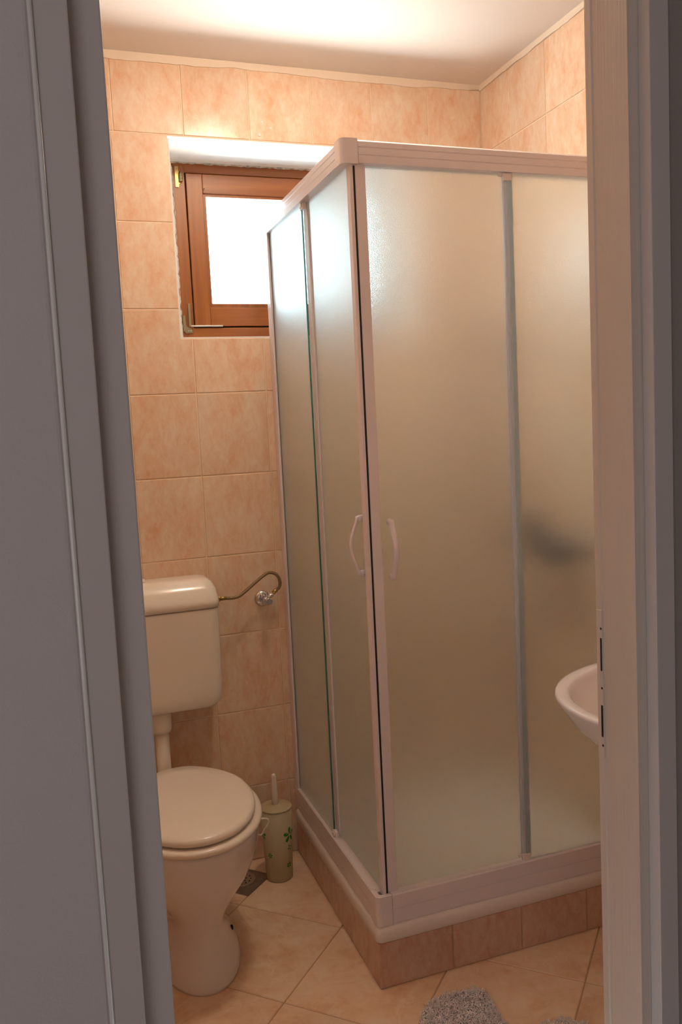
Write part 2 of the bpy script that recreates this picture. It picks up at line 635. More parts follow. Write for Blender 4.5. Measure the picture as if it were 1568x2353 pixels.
def clip(poly, ax, lim, keep_less):
    out = []
    for i in range(len(poly)):
        a, b = poly[i - 1], poly[i]
        ina = (a[ax] <= lim) == keep_less or a[ax] == lim
        inb = (b[ax] <= lim) == keep_less or b[ax] == lim
        if ina != inb:
            t = (lim - a[ax]) / (b[ax] - a[ax])
            out.append((a[0] + (b[0] - a[0]) * t, a[1] + (b[1] - a[1]) * t))
        if inb:
            out.append(tuple(b))
    return out


P = []
gg = 0.0015
for i in range(-9, 10):
    for j in range(-9, 10):
        o = J + e1 * i + e2 * j
        a1, a2 = e1.normalized() * gg, e2.normalized() * gg
        q = [o + a1 + a2, o + e1 - a1 + a2, o + e1 + e2 - a1 - a2, o + e2 + a1 - a2]
        q = [(v.x, v.y) for v in q]
        for ax, lim, less in ((0, XL, False), (0, 0.0, True), (1, 0.0, True), (1, YF - 0.08, False)):
            if q:
                q = clip(q, ax, lim, less)
        # drop double points left by the clipping
        qq = []
        for p_ in q:
            if not qq or (Vector(p_) - Vector(qq[-1])).length > 0.004:
                qq.append(p_)
        if len(qq) > 2 and (Vector(qq[0]) - Vector(qq[-1])).length <= 0.004:
            qq.pop()
        if len(qq) >= 3:
            A = abs(sum(qq[k - 1][0] * qq[k][1] - qq[k][0] * qq[k - 1][1] for k in range(len(qq)))) / 2
            if A > 0.0004:
                P.append(qq)
tiles(bm, P, lambda u, v, d: (u, v, -0.0022 + d), lay)
obj('floor', bm, [M['floor_tile'], M['floor_grout']], kind='structure')


# ragged strips of filler between wall tiles and ceiling
def caulk_strip(name, a0, a1, to3d):
    bm = bmesh.new()
    n = 90
    top, low, lowb = [], [], []
    h = 0.017
    for i in range(n + 1):
        a = a0 + (a1 - a0) * i / n
        h += random.uniform(-0.0022, 0.0022)
        h = min(max(h, 0.012), 0.023)
        top.append(bm.verts.new(to3d(a, ZC, 0.009)))
        low.append(bm.verts.new(to3d(a, ZC - h, 0.0035)))
        lowb.append(bm.verts.new(to3d(a, ZC - h, -0.001)))
    for i in range(n):
        bm.faces.new((top[i], top[i + 1], low[i + 1], low[i]))
        bm.faces.new((low[i], low[i + 1], lowb[i + 1], lowb[i]))
    obj(name, bm, M['caulk'], kind='structure')


caulk_strip('trim_1', XL, 0.0, lambda a, z, d: (a, -d, z))
caulk_strip('trim_2', 0.0, YF, lambda a, z, d: (-d, a, z))

# hall around the camera
HX0, HX1, HY0, HZ = -3.2, 0.1, -4.2, 2.7
bm = bmesh.new(); box(bm, HX0 - 0.1, HX1 + 0.1, HY0 - 0.1, YH - 0.08, -0.08, -0.001); obj('floor_hall', bm, M['hall_floor'], kind='structure')
bm = bmesh.new(); box(bm, HX0 - 0.1, HX1 + 0.1, HY0 - 0.1, YH, HZ, HZ + 0.1); obj('ceiling_hall', bm, M['ceiling'], kind='structure')
bm = bmesh.new(); box(bm, HX0 - 0.1, HX0, HY0, YH, 0, HZ); obj('wall_hall_left', bm, M['hall_paint'], kind='structure')
bm = bmesh.new(); box(bm, HX1, HX1 + 0.1, HY0, YH, 0, HZ); obj('wall_hall_right', bm, M['hall_wall_warm'], kind='structure')
bm = bmesh.new(); box(bm, HX0, HX1, HY0 - 0.1, HY0, 0, HZ); obj('wall_hall_rear', bm, M['hall_paint'], kind='structure')
# hall side of the door wall: left piece proud of the casing with a rounded edge, right piece plain
bm = bmesh.new()
xe = -1.4595
prism(bm, [(HX0, YH), (HX0, -1.765), (xe - 0.006, -1.765), (xe - 0.0035, -1.7645), (xe - 0.0012, -1.7630), (xe - 0.0002, -1.7610), (xe, -1.758), (xe, YH)], 'z', 0, HZ)
obj('wall_hall_front_left', bm, M['hall_paint'], kind='structure')
# added pale glossy bead standing in for the highlight along that edge
bm = bmesh.new()
tube(bm, [(xe + 0.0006, -1.7618, 0), (xe + 0.0006, -1.7618, DZ + 0.06)], 0.0026, 12)
obj('trim_9', bm, M['bead'], kind='structure', smooth=True)
bm = bmesh.new(); box(bm, -0.747, HX1, -1.752, YH, 0, HZ); obj('wall_hall_front_right', bm, M['hall_wall_warm'], kind='structure')
bm = bmesh.new(); box(bm, xe, -0.747, -1.752, YH, DZ + 0.06, HZ); obj('wall_hall_front_top', bm, M['hall_paint'], kind='structure')

# ------------------------------------------------------------------ door frame
door = struct_empty('door_1', (-1.09, YH, 0))
bm = bmesh.new()
# right jamb: reveal with a narrow rebate strip at its bathroom edge
prism(bm, [(-0.79, YH), (-0.79, -1.674), (-0.7915, -1.672), (-0.7915, YF), (-0.7685, YF), (-0.7685, YH)], 'z', 0, DZ)
obj('jamb', bm, M['jamb'], door)
bm = bmesh.new()
box(bm, DX0 - 0.034, DX0, YH, YF, 0, DZ, bevel=0.002)
obj('jamb', bm, M['casing'], door)
bm = bmesh.new()
box(bm, DX0, DX1, YH, YF, DZ, DZ + 0.03, bevel=0.002)
obj('head_jamb', bm, M['casing'], door)
# casings
bm = bmesh.new(); box(bm, -1.4593, -1.4255, -1.7605, YH - 0.0002, 0, DZ + 0.06, bevel=0.0015); obj('casing', bm, M['casing'], door)
bm = bmesh.new(); box(bm, -0.7755, -0.7472, -1.7605, YH - 0.0002, 0, DZ + 0.06, bevel=0.0012); obj('casing', bm, M['casing'], door)
bm = bmesh.new(); box(bm, -1.4255, -0.7755, -1.7605, YH - 0.0002, DZ + 0.02, DZ + 0.06, bevel=0.0015); obj('head_casing', bm, M['casing'], door)
# painted-over strike plate with its slots and screws, on the rebate strip
bm = bmesh.new()
box(bm, -0.7925, -0.7912, -1.6735, -1.661, 0.925, 1.13, bevel=0.0005)
sp = obj('strike_plate', bm, M['jamb'], door)
for z0, z1, w in ((1.047, 1.092, 0.0016), (0.955, 0.999, 0.0019)):
    bm = bmesh.new()
    box(bm, -0.7929, -0.7922, -1.6725, -1.6725 + w * 2, z0, z1)
    obj('latch_slot', bm, M['black'], sp)
for z in (1.105, 1.023, 0.943):
    bm = bmesh.new()
    lathe(bm, [(0.0018, -0.7928), (0.0016, -0.7922)], 10, (0, -1.6712, z), 'x')
    obj('screw_hole', bm, M['black'], sp)

# ------------------------------------------------------------------ window
win = struct_empty('window_1', (-0.745, 0.2, 1.7))
YW = 0.20
bm = bmesh.new()  # outer frame: four members, each a bar
box(bm, WX0, -0.972, YW, 0.26, WZ0, 2.262, bevel=0.002)
box(bm, -0.974, -0.950, 0.232, 0.26, 1.70, 2.25)
box(bm, -0.382, -0.358, 0.232, 0.26, 1.70, 2.25)
box(bm, -0.36, WX1, YW, 0.26, WZ0, 2.262, bevel=0.002)
obj('frame_stile', bm, M['wood_v'], win)
bm = bmesh.new()
box(bm, -0.974, -0.358, YW + 0.0004, 0.26, 2.229, 2.262, bevel=0.002)
box(bm, -0.974, -0.358, YW + 0.0004, 0.26, WZ0, 1.738, bevel=0.002)
box(bm, -0.96, -0.37, 0.2325, 0.26, 1.735, 1.762)
box(bm, -0.96, -0.37, 0.2325, 0.26, 2.208, 2.232)
obj('frame_rail', bm, M['wood_h'], win)
# sash
sash = bpy.data.objects.new('sash', None); COL.objects.link(sash); sash.parent = win; sash.location = (0, 0, 0)
sash.matrix_parent_inverse = Matrix()
bm = bmesh.new()
SY = YW - 0.004
box(bm, -0.969, -0.9165, SY, 0.231, 1.743, 2.227, bevel=0.002)
box(bm, -0.4155, -0.363, SY, 0.231, 1.743, 2.227, bevel=0.002)
o = obj('stile', bm, M['wood_v']); o.parent = sash; o.matrix_parent_inverse = Matrix.Translation(-win.location)
bm = bmesh.new()
box(bm, -0.9162, -0.4158, SY, 0.231, 2.166, 2.227, bevel=0.002)
box(bm, -0.9162, -0.4158, SY, 0.231, 1.743, 1.803, bevel=0.002)
o = obj('rail', bm, M['wood_h']); o.parent = sash; o.matrix_parent_inverse = Matrix.Translation(-win.location)
bm = bmesh.new()  # glazing bead, chamfered inward
for a, b, c_, d in ((-0.9162, -0.907, 1.803, 2.166), (-0.425, -0.4158, 1.803, 2.166), (-0.907, -0.425, 2.157, 2.166), (-0.907, -0.425, 1.803, 1.816)):
    box(bm, a, b, SY + 0.006, 0.228, c_, d)
o = obj('glazing_bead', bm, M['wood_v']); o.parent = sash; o.matrix_parent_inverse = Matrix.Translation(-win.location)
bm = bmesh.new()
box(bm, -0.909, -0.423, 0.217, 0.221, 1.812, 2.160)
o = obj('pane', bm, M['pane']); o.parent = sash; o.matrix_parent_inverse = Matrix.Translation(-win.location)
# upper hinge: plate, knuckle, screws
bm = bmesh.new()
prism(bm, [(-1.003, 2.247), (-0.992, 2.247), (-0.992, 2.232), (-0.985, 2.226), (-0.985, 2.196), (-0.992, 2.192), (-0.992, 2.182), (-1.003, 2.182)], 'y', YW - 0.004, YW)
obj('hinge', bm, M['brass'], win)
h1 = bpy.data.objects['hinge']
bm = bmesh.new()
lathe(bm, [(0.0052, 2.198), (0.0060, 2.200), (0.0060, 2.206), (0.0052, 2.207), (0.0060, 2.208), (0.0060, 2.214), (0.0052, 2.215), (0.0060, 2.216), (0.0060, 2.226), (0.003, 2.229)], 14, (-0.986, YW - 0.009, 0))
obj('hinge_knuckle', bm, M['old_brass'], h1, smooth=True)
for z in (2.239, 2.188):
    bm = bmesh.new()
    lathe(bm, [(0.0025, YW - 0.0055), (0.0022, YW - 0.0035)], 10, (-0.9975, 0, z), 'y')
    obj('screw', bm, M['old_brass'], h1)
# lower corner hinge with its upright strap and long arm
bm = bmesh.new()
prism(bm, [(-1.0085, 1.776), (-1.001, 1.778), (-0.999, 1.742), (-0.982, 1.734), (-0.978, 1.722), (-1.000, 1.720), (-1.0085, 1.728)], 'y', YW - 0.006, YW)
h2 = obj('corner_hinge', bm, M['old_brass'], win)
bm = bmesh.new()
box(bm, -0.990, -0.982, SY - 0.003, SY, 1.742, 1.815, bevel=0.001)
obj('strap', bm, M['old_brass'], h2)
bm = bmesh.new()
box(bm, -0.985, -0.878, SY - 0.003, SY, 1.7405, 1.7455, bevel=0.001)
obj('arm', bm, M['nail'], h2)
for x in (-0.992, -0.985):
    bm = bmesh.new()
    lathe(bm, [(0.0022, YW - 0.0075), (0.0018, YW - 0.0055)], 10, (x, 0, 1.728), 'y')
    obj('screw', bm, M['nail'], h2)
bm = bmesh.new()
tube(bm, [(-0.9165, SY + 0.002, 2.1755), (-0.912, SY - 0.012, 2.180)], 0.0016, 8)
obj('nail', bm, M['nail'], win)
# plaster lining of the reveal
bm = bmesh.new()
t = 0.004
box(bm, WX0, WX1, 0.0, YW, 2.2655, WZ1 + 0.0)      # soffit
soff = bm.verts[:]
for v in soff:
    if v.co.z < 2.27:
        v.co.z = WZ1 - 0.001 if v.co.y < 0.05 else 2.2605
box(bm, WX0, WX0 + t, 0.002, YW, WZ0, WZ1 - 0.006)
box(bm, WX1 - t, WX1, 0.002, YW, WZ0, WZ1 - 0.006)
box(bm, WX0 + t, WX1 - t, 0.002, YW, WZ0, WZ0 + t)
obj('trim_3', bm, M['plaster'], kind='structure')
# ragged filler round the frame
bm = bmesh.new()


def ragged(p0, p1, w0, w1, nrm):
    n = 60
    a = []
    for i in range(n + 1):
        s = i / n
        w = random.uniform(w0, w1)
        p = Vector(p0).lerp(Vector(p1), s)
        q = p + Vector(nrm) * w
        a.append((bm.verts.new((p.x, YW - 0.006, p.z)), bm.verts.new((q.x, YW - 0.0025, q.z)), bm.verts.new((q.x, YW, q.z))))
    for i in range(n):
        bm.faces.new((a[i][0], a[i + 1][0], a[i + 1][1], a[i][1]))
        bm.faces.new((a[i][1], a[i + 1][1], a[i + 1][2], a[i][2]))


ragged((-1.05, 0, 1.69), (-1.05, 0, 2.262), 0.036, 0.041, (1, 0, 0))
obj('trim_4', bm, M['plaster'], kind='structure')
bm = bmesh.new()
ragged((-1.045, 0, 2.262), (-0.305, 0, 2.262), 0.003, 0.007, (0, 0, -1))
ragged((-1.0125, 0, 1.70), (-1.0125, 0, 2.24), 0.001, 0.004, (1, 0, 0))
obj('trim_5', bm, M['dirty_plaster'], kind='structure')
# small filled drill holes in the tile over the window
for i, (x, z, r) in enumerate(((-0.770, 2.293, 0.0052), (-0.733, 2.315, 0.003), (-0.760, 2.332, 0.0034))):
    bm = bmesh.new()
    lathe(bm, [(r, -0.0004), (r * 0.8, -0.0012), (r * 0.35, -0.0009)], 16, (x, 0, z), 'y')
    obj('trim_%d' % (6 + i), bm, M['plaster'], kind='structure', smooth=True)

# ------------------------------------------------------------------ shower
XS, YS = -0.791, -0.762


def shear(o):
    """the left side of the enclosure is not quite square to the back wall"""
    for v in o.data.vertices:
        t = min(max((v.co.y + 0.76) / 0.76, 0), 1)
        v.co.x += 0.015 * t
        v.co.z += t * (-0.010 + 0.018 * (v.co.z - 0.24) / 1.8) * (1 if v.co.z > 0.1 else 0)
    return o


# tiled plinth with the white tray set on it
tray = thing('shower_tray', 'white acrylic shower tray on a low peach-tiled plinth in the corner', 'shower tray', (-0.4, -0.38, 0))
bm = bmesh.new()
lay = tiled(bm)
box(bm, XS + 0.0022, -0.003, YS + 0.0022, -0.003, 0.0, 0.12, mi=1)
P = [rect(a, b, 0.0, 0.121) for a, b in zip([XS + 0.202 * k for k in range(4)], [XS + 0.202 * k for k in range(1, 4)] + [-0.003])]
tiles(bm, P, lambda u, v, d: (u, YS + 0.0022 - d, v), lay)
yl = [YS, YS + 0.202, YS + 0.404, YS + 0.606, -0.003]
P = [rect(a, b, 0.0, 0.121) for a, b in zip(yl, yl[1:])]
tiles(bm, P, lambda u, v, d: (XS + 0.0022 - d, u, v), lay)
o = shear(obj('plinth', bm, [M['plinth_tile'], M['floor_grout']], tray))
bm = bmesh.new()
# tray rim: rounded lip round a shallow basin
def rrect(x0, x1, y0, y1, r, z, n=6):
    pts = []
    for cx, cy, a0 in ((x1 - r, y1 - r, 0), (x0 + r, y1 - r, 90), (x0 + r, y0 + r, 180), (x1 - r, y0 + r, 270)):
        for k in range(n + 1):
            a = math.radians(a0 + 90 * k / n)
            pts.append((cx + r * math.cos(a), cy + r * math.sin(a), z))
    return pts
X1, Y1 = -0.003, -0.003
loft(bm, [rrect(XS + 0.004, X1, YS + 0.004, Y1, 0.012, 0.119),
          rrect(XS - 0.004, X1, YS - 0.004, Y1, 0.016, 0.123),
          rrect(XS - 0.0055, X1, YS - 0.0055, Y1, 0.017, 0.145),
          rrect(XS - 0.003, X1, YS - 0.003, Y1, 0.017, 0.156),
          rrect(XS + 0.003, X1, YS + 0.003, Y1, 0.016, 0.1615),
          rrect(XS + 0.05, X1 - 0.03, YS + 0.05, Y1 - 0.03, 0.03, 0.162),
          rrect(XS + 0.07, X1 - 0.05, YS + 0.07, Y1 - 0.05, 0.05, 0.135),
          rrect(XS + 0.13, X1 - 0.11, YS + 0.13, Y1 - 0.11, 0.05, 0.128)])
shear(obj('tray', bm, M['acryl'], tray, smooth=True))

enc = thing('shower_enclosure', 'white corner shower enclosure with frosted sliding glass doors', 'shower', (-0.4, -0.38, 0.162))
ZB0, ZB1, ZT0, ZT1 = 0.1625, 0.2385, 1.984, 2.035


def rail_prof(sgn, top):
    """cross-section (depth from the outer face, height) of the grooved rails"""
    if top:
        z = [ZT0, ZT0 + 0.016, ZT0 + 0.0175, ZT0 + 0.019, ZT0 + 0.033, ZT0 + 0.0345, ZT0 + 0.036, ZT1 - 0.004, ZT1]
        d = [0.0005, 0.0, 0.0016, 0.0, 0.0, 0.0016, 0.0, 0.0, 0.004]
        pts = list(zip(d, z)) + [(0.036, ZT1), (0.036, ZT0)]
    else:
        z = [ZB0, ZB0 + 0.036, ZB0 + 0.0375, ZB0 + 0.039, ZB1 - 0.003, ZB1]
        d = [0.002, 0.0012, 0.003, 0.001, 0.0, 0.003]
        pts = list(zip(d, z)) + [(0.014, ZB1), (0.014, ZB1 - 0.008), (0.036, ZB1 - 0.008), (0.036, ZB0)]
    return pts


CB = 0.040  # corner block length
for top in (True, False):
    nm = 'top_rail' if top else 'bottom_rail'
    pr = rail_prof(1, top)
    bm = bmesh.new()
    prism(bm, [(YS + d, z) for d, z in pr], 'x', XS + CB + 0.0015, -0.003)
    obj(nm, bm, M['rail'], enc)
    bm = bmesh.new()
    prism(bm, [(XS + d, z) for d, z in pr], 'y', YS + CB + 0.0015, -0.003)
    shear(obj(nm, bm, M['rail'], enc))
    # rounded corner block
    bm = bmesh.new()
    z0, z1 = (ZT0 - 0.0025, ZT1 + 0.002) if top else (ZB0, ZB1)
    r = 0.013
    out = [(XS - 0.001 + r - r * math.cos(a), YS - 0.001 + r - r * math.sin(a)) for a in [math.radians(90 * k / 8) for k in range(9)]]
    if top:
        pts = out + [(XS + CB, YS - 0.001), (XS + CB, YS + CB), (XS - 0.001, YS + CB)]
    else:
        pts = out + [(XS + CB, YS - 0.001), (XS + CB, YS + 0.012), (XS + 0.016, YS + 0.012), (XS + 0.012, YS + 0.016), (XS + 0.012, YS + CB), (XS - 0.001, YS + CB)]
    prism(bm, pts, 'z', z0, z1)
    obj('corner_block', bm, M['rail'], enc)

# wall profiles
bm = bmesh.new()
box(bm, XS + 0.001, XS + 0.034, -0.040, -0.0005, ZB1 - 0.002, ZT0 + 0.002, bevel=0.002)
shear(obj('wall_profile', bm, M['rail'], enc))
bm = bmesh.new()
box(bm, -0.040, -0.0005, YS + 0.001, YS + 0.034, ZB1 - 0.002, ZT0 + 0.002, bevel=0.002)
obj('wall_profile', bm, M['rail'], enc)

GT = 0.004


def pane_x(x0, x1, y, z0, z1):
    bm = bmesh.new(); box(bm, x0, x1, y, y + GT, z0, z1); return bm


def pane_y(y0, y1, x, z0, z1):
    bm = bmesh.new(); box(bm, x, x + GT, y0, y1, z0, z1); return bm


# fixed panels next to the walls, their free edges green
fp = shear(obj('fixed_panel', pane_y(-0.398, -0.038, XS + 0.008, ZB1 - 0.006, ZT0 + 0.004), M['frost'], enc))
bm = bmesh.new(); box(bm, XS + 0.0078, XS + 0.0122, -0.3998, -0.3983, ZB1 - 0.002, ZT0)
shear(obj('glass_edge', bm, M['glass_edge'], fp))
bm = bmesh.new(); box(bm, XS + 0.0076, XS + 0.0124, -0.0420, -0.0385, ZB1 - 0.002, ZT0)
shear(obj('seal_strip', bm, M['seal'], fp))
fp2 = obj('fixed_panel', pane_x(-0.362, -0.038, YS + 0.008, ZB1 - 0.006, ZT0 + 0.004), M['frost'], enc)


def handle_bm(to3d):
    """bowed grab handle: (along, out, up) with two round feet"""
    bm = bmesh.new()
    n = 22
    ring_pts = []
    for i in range(n + 1):
        s = i / n
        z = -0.072 + 0.144 * s
        bow = 0.013 + 0.019 * math.sin(PI * s) ** 1.5
        side = 0.003 * math.sin(PI * s)
        ring_pts.append((side, bow, z))
    rows = []
    for i, (s_, b_, z_) in enumerate(ring_pts):
        w = 0.0085
        tt = 0.0042
        ring = []
        for k in range(10):
            a = 2 * PI * k / 10
            ring.append(to3d(s_ + w * math.cos(a), b_ + tt * math.sin(a), z_))
        rows.append(ring)
    loft(bm, rows)
    for z in (-0.0665, 0.0665):
        rows = []
        for h in (0.0, 0.0125):
            rows.append([to3d(0.008 * math.cos(2 * PI * k / 14), h, z + 0.008 * math.sin(2 * PI * k / 14)) for k in range(14)])
        loft(bm, rows)
    return bm


# left sliding door
ld = shear(obj('sliding_door', pane_y(-0.732, -0.395, XS + 0.024, ZB1 + 0.002, ZT0 + 0.004), M['frost'], enc))
bm = bmesh.new(); box(bm, XS + 0.020, XS + 0.031, -0.412, -0.376, ZB1 + 0.004, ZT0 + 0.002, bevel=0.0015)
shear(obj('door_profile', bm, M['rail'], ld))
bm = bmesh.new(); box(bm, XS + 0.0215, XS + 0.0302, YS + 0.010, YS + 0.032, ZB1 - 0.004, ZT0 + 0.002, bevel=0.0015)
obj('door_profile', bm, M['rail'], ld)
hb = handle_bm(lambda s, b, z: (XS + 0.0235 - b, -0.7245 + s * 0.5, 1.106 + z))
obj('handle', hb, M['rail'], ld, smooth=True)
for zz in (ZT0 - 0.010, ZB1 + 0.008):
    bm = bmesh.new()
    box(bm, XS + 0.006, XS + 0.016, -0.418, -0.392, zz - 0.009, zz + 0.009, bevel=0.002)
    box(bm, XS + 0.002, XS + 0.007, -0.414, -0.399, zz - 0.005, zz + 0.006, bevel=0.001)
    shear(obj('roller_block', bm, M['acryl'], ld))
# front sliding door
fd = obj('sliding_door', pane_x(-0.735, -0.345, YS + 0.020, ZB1 + 0.002, ZT0 + 0.004), M['frost'], enc)
bm = bmesh.new(); box(bm, XS + 0.0365, XS + 0.062, YS + 0.014, YS + 0.030, ZB1 - 0.004, ZT0 + 0.002, bevel=0.0015)
obj('door_profile', bm, M['rail'], fd)
bm = bmesh.new(); box(bm, XS + 0.0300, XS + 0.0366, YS + 0.0155, YS + 0.029, ZB1 - 0.004, ZT0 + 0.002)
obj('gasket', bm, M['gasket'], fd)
bm = bmesh.new()
box(bm, -0.3665, -0.3455, YS + 0.0160, YS + 0.0195, ZB1 + 0.004, ZT0 + 0.002, bevel=0.001)
box(bm, -0.3690, -0.3655, YS + 0.0145, YS + 0.0260, ZB1 + 0.004, ZT0 + 0.002, bevel=0.001)
box(bm, -0.3490, -0.3455, YS + 0.0140, YS + 0.0180, ZB1 + 0.004, ZT0 + 0.002, bevel=0.001)
obj('edge_strip', bm, M['clear_plastic'], fd)
hb = handle_bm(lambda s, b, z: (-0.706 + s * 0.9, YS + 0.020 - b, 1.094 + z))
obj('handle', hb, M['rail'], fd, smooth=True)
for zz in (ZT0 - 0.010, ZB1 + 0.008):
    bm = bmesh.new()
    box(bm, -0.374, -0.350, YS + 0.006, YS + 0.0155, zz - 0.009, zz + 0.009, bevel=0.002)
    box(bm, -0.384, -0.373, YS + 0.010, YS + 0.015, zz + 0.001, zz + 0.009, bevel=0.001)
    obj('roller_block', bm, M['acryl'], fd)

# mixer tap inside, a dark blur through the frosted glass
mx = thing('shower_mixer', 'dark shower mixer showing as a blur behind the frosted front panel above the basin', 'tap', (0.0, -0.44, 1.0))
bm = bmesh.new()
for yy in (-0.37, -0.51):
    lathe(bm, [(0.034, -0.0005), (0.034, -0.008), (0.014, -0.014), (0.014, -0.07)], 20, (0, yy, 1.0), 'x')
tube(bm, [(-0.085, -0.335, 1.0), (-0.085, -0.545, 1.0)], 0.036, 18)
obj('mixer_body', bm, M['dark_chrome'], mx, smooth=True)
bm = bmesh.new()
tube(bm, [(-0.085, -0.44, 1.02), (-0.10, -0.44, 1.08), (-0.17, -0.45, 1.10)], [0.028, 0.026, 0.014], 14)
obj('lever', bm, M['dark_chrome'], mx, smooth=True)
bm = bmesh.new()
tube(bm, spline([(-0.085, -0.40, 0.967), (-0.10, -0.37, 0.7), (-0.11, -0.29, 0.42), (-0.08, -0.18, 0.38), (-0.055, -0.16, 0.6), (-0.05, -0.16, 1.3), (-0.05, -0.16, 1.62)], 8), 0.008, 10)
obj('shower_hose', bm, M['chrome'], mx, smooth=True)
bm = bmesh.new()
tube(bm, [(-0.001, -0.16, 1.64), (-0.06, -0.16, 1.64)], 0.012, 12)
tube(bm, [(-0.05, -0.16, 1.60), (-0.075, -0.16, 1.72), (-0.11, -0.16, 1.77)], [0.012, 0.013, 0.03], 14)
obj('hand_shower', bm, M['chrome'], mx, smooth=True)

# ------------------------------------------------------------------ toilet
TX = -1.185


def egg(cx, half, yfront, yback, z, n=40, p=2.0, backw=None, inset=0.0):
    """egg / D outline: elliptical towards the front, squarer towards the back"""
    pts = []
    ymid = yback + (yfront - yback) * 0.47
    for k in range(n):
        a = 2 * PI * k / n
        c, s = math.cos(a), math.sin(a)
        if s < 0:   # front half (towards -y)
            x = half * (abs(c) ** (2 / 2.05)) * (1 if c >= 0 else -1)
            y = ymid - (ymid - yfront) * (abs(s) ** (2 / 2.05))
        else:
            e = 2 / p
            x = half * (abs(c) ** e) * (1 if c >= 0 else -1)
            y = ymid + (yback - ymid) * (abs(s) ** e)
            if backw:
                t = ((y - ymid) / (yback - ymid))
                x *= 1 - (1 - backw) * t * t
        pts.append((cx + x, y, z))
    return pts


toi = thing('toilet', 'white ceramic pedestal toilet with its lid closed, under the cistern', 'toilet', (TX, -0.42, 0))
bm = bmesh.new()
secs = [(0.000, 0.112, -0.612, -0.19), (0.010, 0.1135, -0.614, -0.19), (0.028, 0.107, -0.606, -0.19), (0.055, 0.094, -0.595, -0.187), (0.085, 0.085, -0.586, -0.185), (0.112, 0.080, -0.582, -0.18),
        (0.137, 0.080, -0.581, -0.175), (0.160, 0.089, -0.586, -0.17), (0.183, 0.104, -0.594, -0.165), (0.212, 0.128, -0.606, -0.16), (0.255, 0.158, -0.632, -0.15), (0.304, 0.175, -0.658, -0.15),
        (0.345, 0.180, -0.674, -0.15), (0.380, 0.183, -0.684, -0.15), (0.392, 0.184, -0.688, -0.15), (0.3965, 0.181, -0.685, -0.153)]
loft(bm, [egg(TX, h, yf, yb, z, 44, 2.6) for z, h, yf, yb in secs])
obj('bowl', bm, M['ceramic'], toi, smooth=True)
bm = bmesh.new()
so = dict(n=44, p=3.0, backw=0.66)
loft(bm, [egg(TX, 0.178, -0.684, -0.205, 0.3975, **so), egg(TX, 0.1855, -0.6925, -0.203, 0.4005, **so), egg(TX, 0.187, -0.694, -0.202, 0.407, **so),
          egg(TX, 0.1835, -0.690, -0.204, 0.413, **so), egg(TX, 0.176, -0.682, -0.206, 0.415, **so)])
obj('seat', bm, M['plastic'], toi, smooth=True)
bm = bmesh.new()
lo = dict(n=44, p=2.8, backw=0.58)
loft(bm, [egg(TX, 0.160, -0.668, -0.212, 0.4185, **lo), egg(TX, 0.1675, -0.6765, -0.210, 0.4205, **lo), egg(TX, 0.1705, -0.680, -0.209, 0.427, **lo), egg(TX, 0.1695, -0.679, -0.209, 0.433, **lo),
          egg(TX, 0.165, -0.673, -0.211, 0.4385, **lo), egg(TX, 0.155, -0.662, -0.216, 0.4415, **lo), egg(TX, 0.10, -0.58, -0.26, 0.4435, **lo)])
obj('lid', bm, M['plastic'], toi, smooth=True)
for s in (-1, 1):
    bm = bmesh.new()
    tube(bm, [(TX + s * 0.060, -0.199, 0.3955), (TX + s * 0.060, -0.199, 0.418)], 0.008, 14)
    tube(bm, [(TX + s * 0.045, -0.205, 0.418), (TX + s * 0.075, -0.205, 0.418)], 0.006, 12)
    obj('lid_hinge', bm, M['plastic'], toi, smooth=True)
bm = bmesh.new()
lathe(bm, [(0.0075, TX + 0.0860), (0.0070, TX + 0.0955), (0.004, TX + 0.0968)], 14, (0, -0.43, 0.053), 'x')
obj('bolt_hole', bm, M['black'], toi)

# rim clip hooked over the bowl
bm = bmesh.new()
tube(bm, spline([(TX + 0.172, -0.42, 0.352), (TX + 0.190, -0.421, 0.338), (TX + 0.2105, -0.422, 0.334), (TX + 0.214, -0.422, 0.322), (TX + 0.203, -0.421, 0.306), (TX + 0.190, -0.420, 0.290), (TX + 0.168, -0.420, 0.312)], 6), 0.0024, 8)
tag(obj('toilet_rim_clip', bm, M['plastic'], smooth=True), 'thin white wire clip hooked on the side of the toilet bowl', 'clip')

# ------------------------------------------------------------------ cistern
CX = -1.197
cis = thing('toilet_cistern', 'white plastic wall-hung toilet cistern above the toilet', 'cistern', (CX, -0.08, 0.575))


def rr(x0, x1, y0, y1, r, z, n=6):
    return rrect(x0, x1, y0, y1, r, z, n)


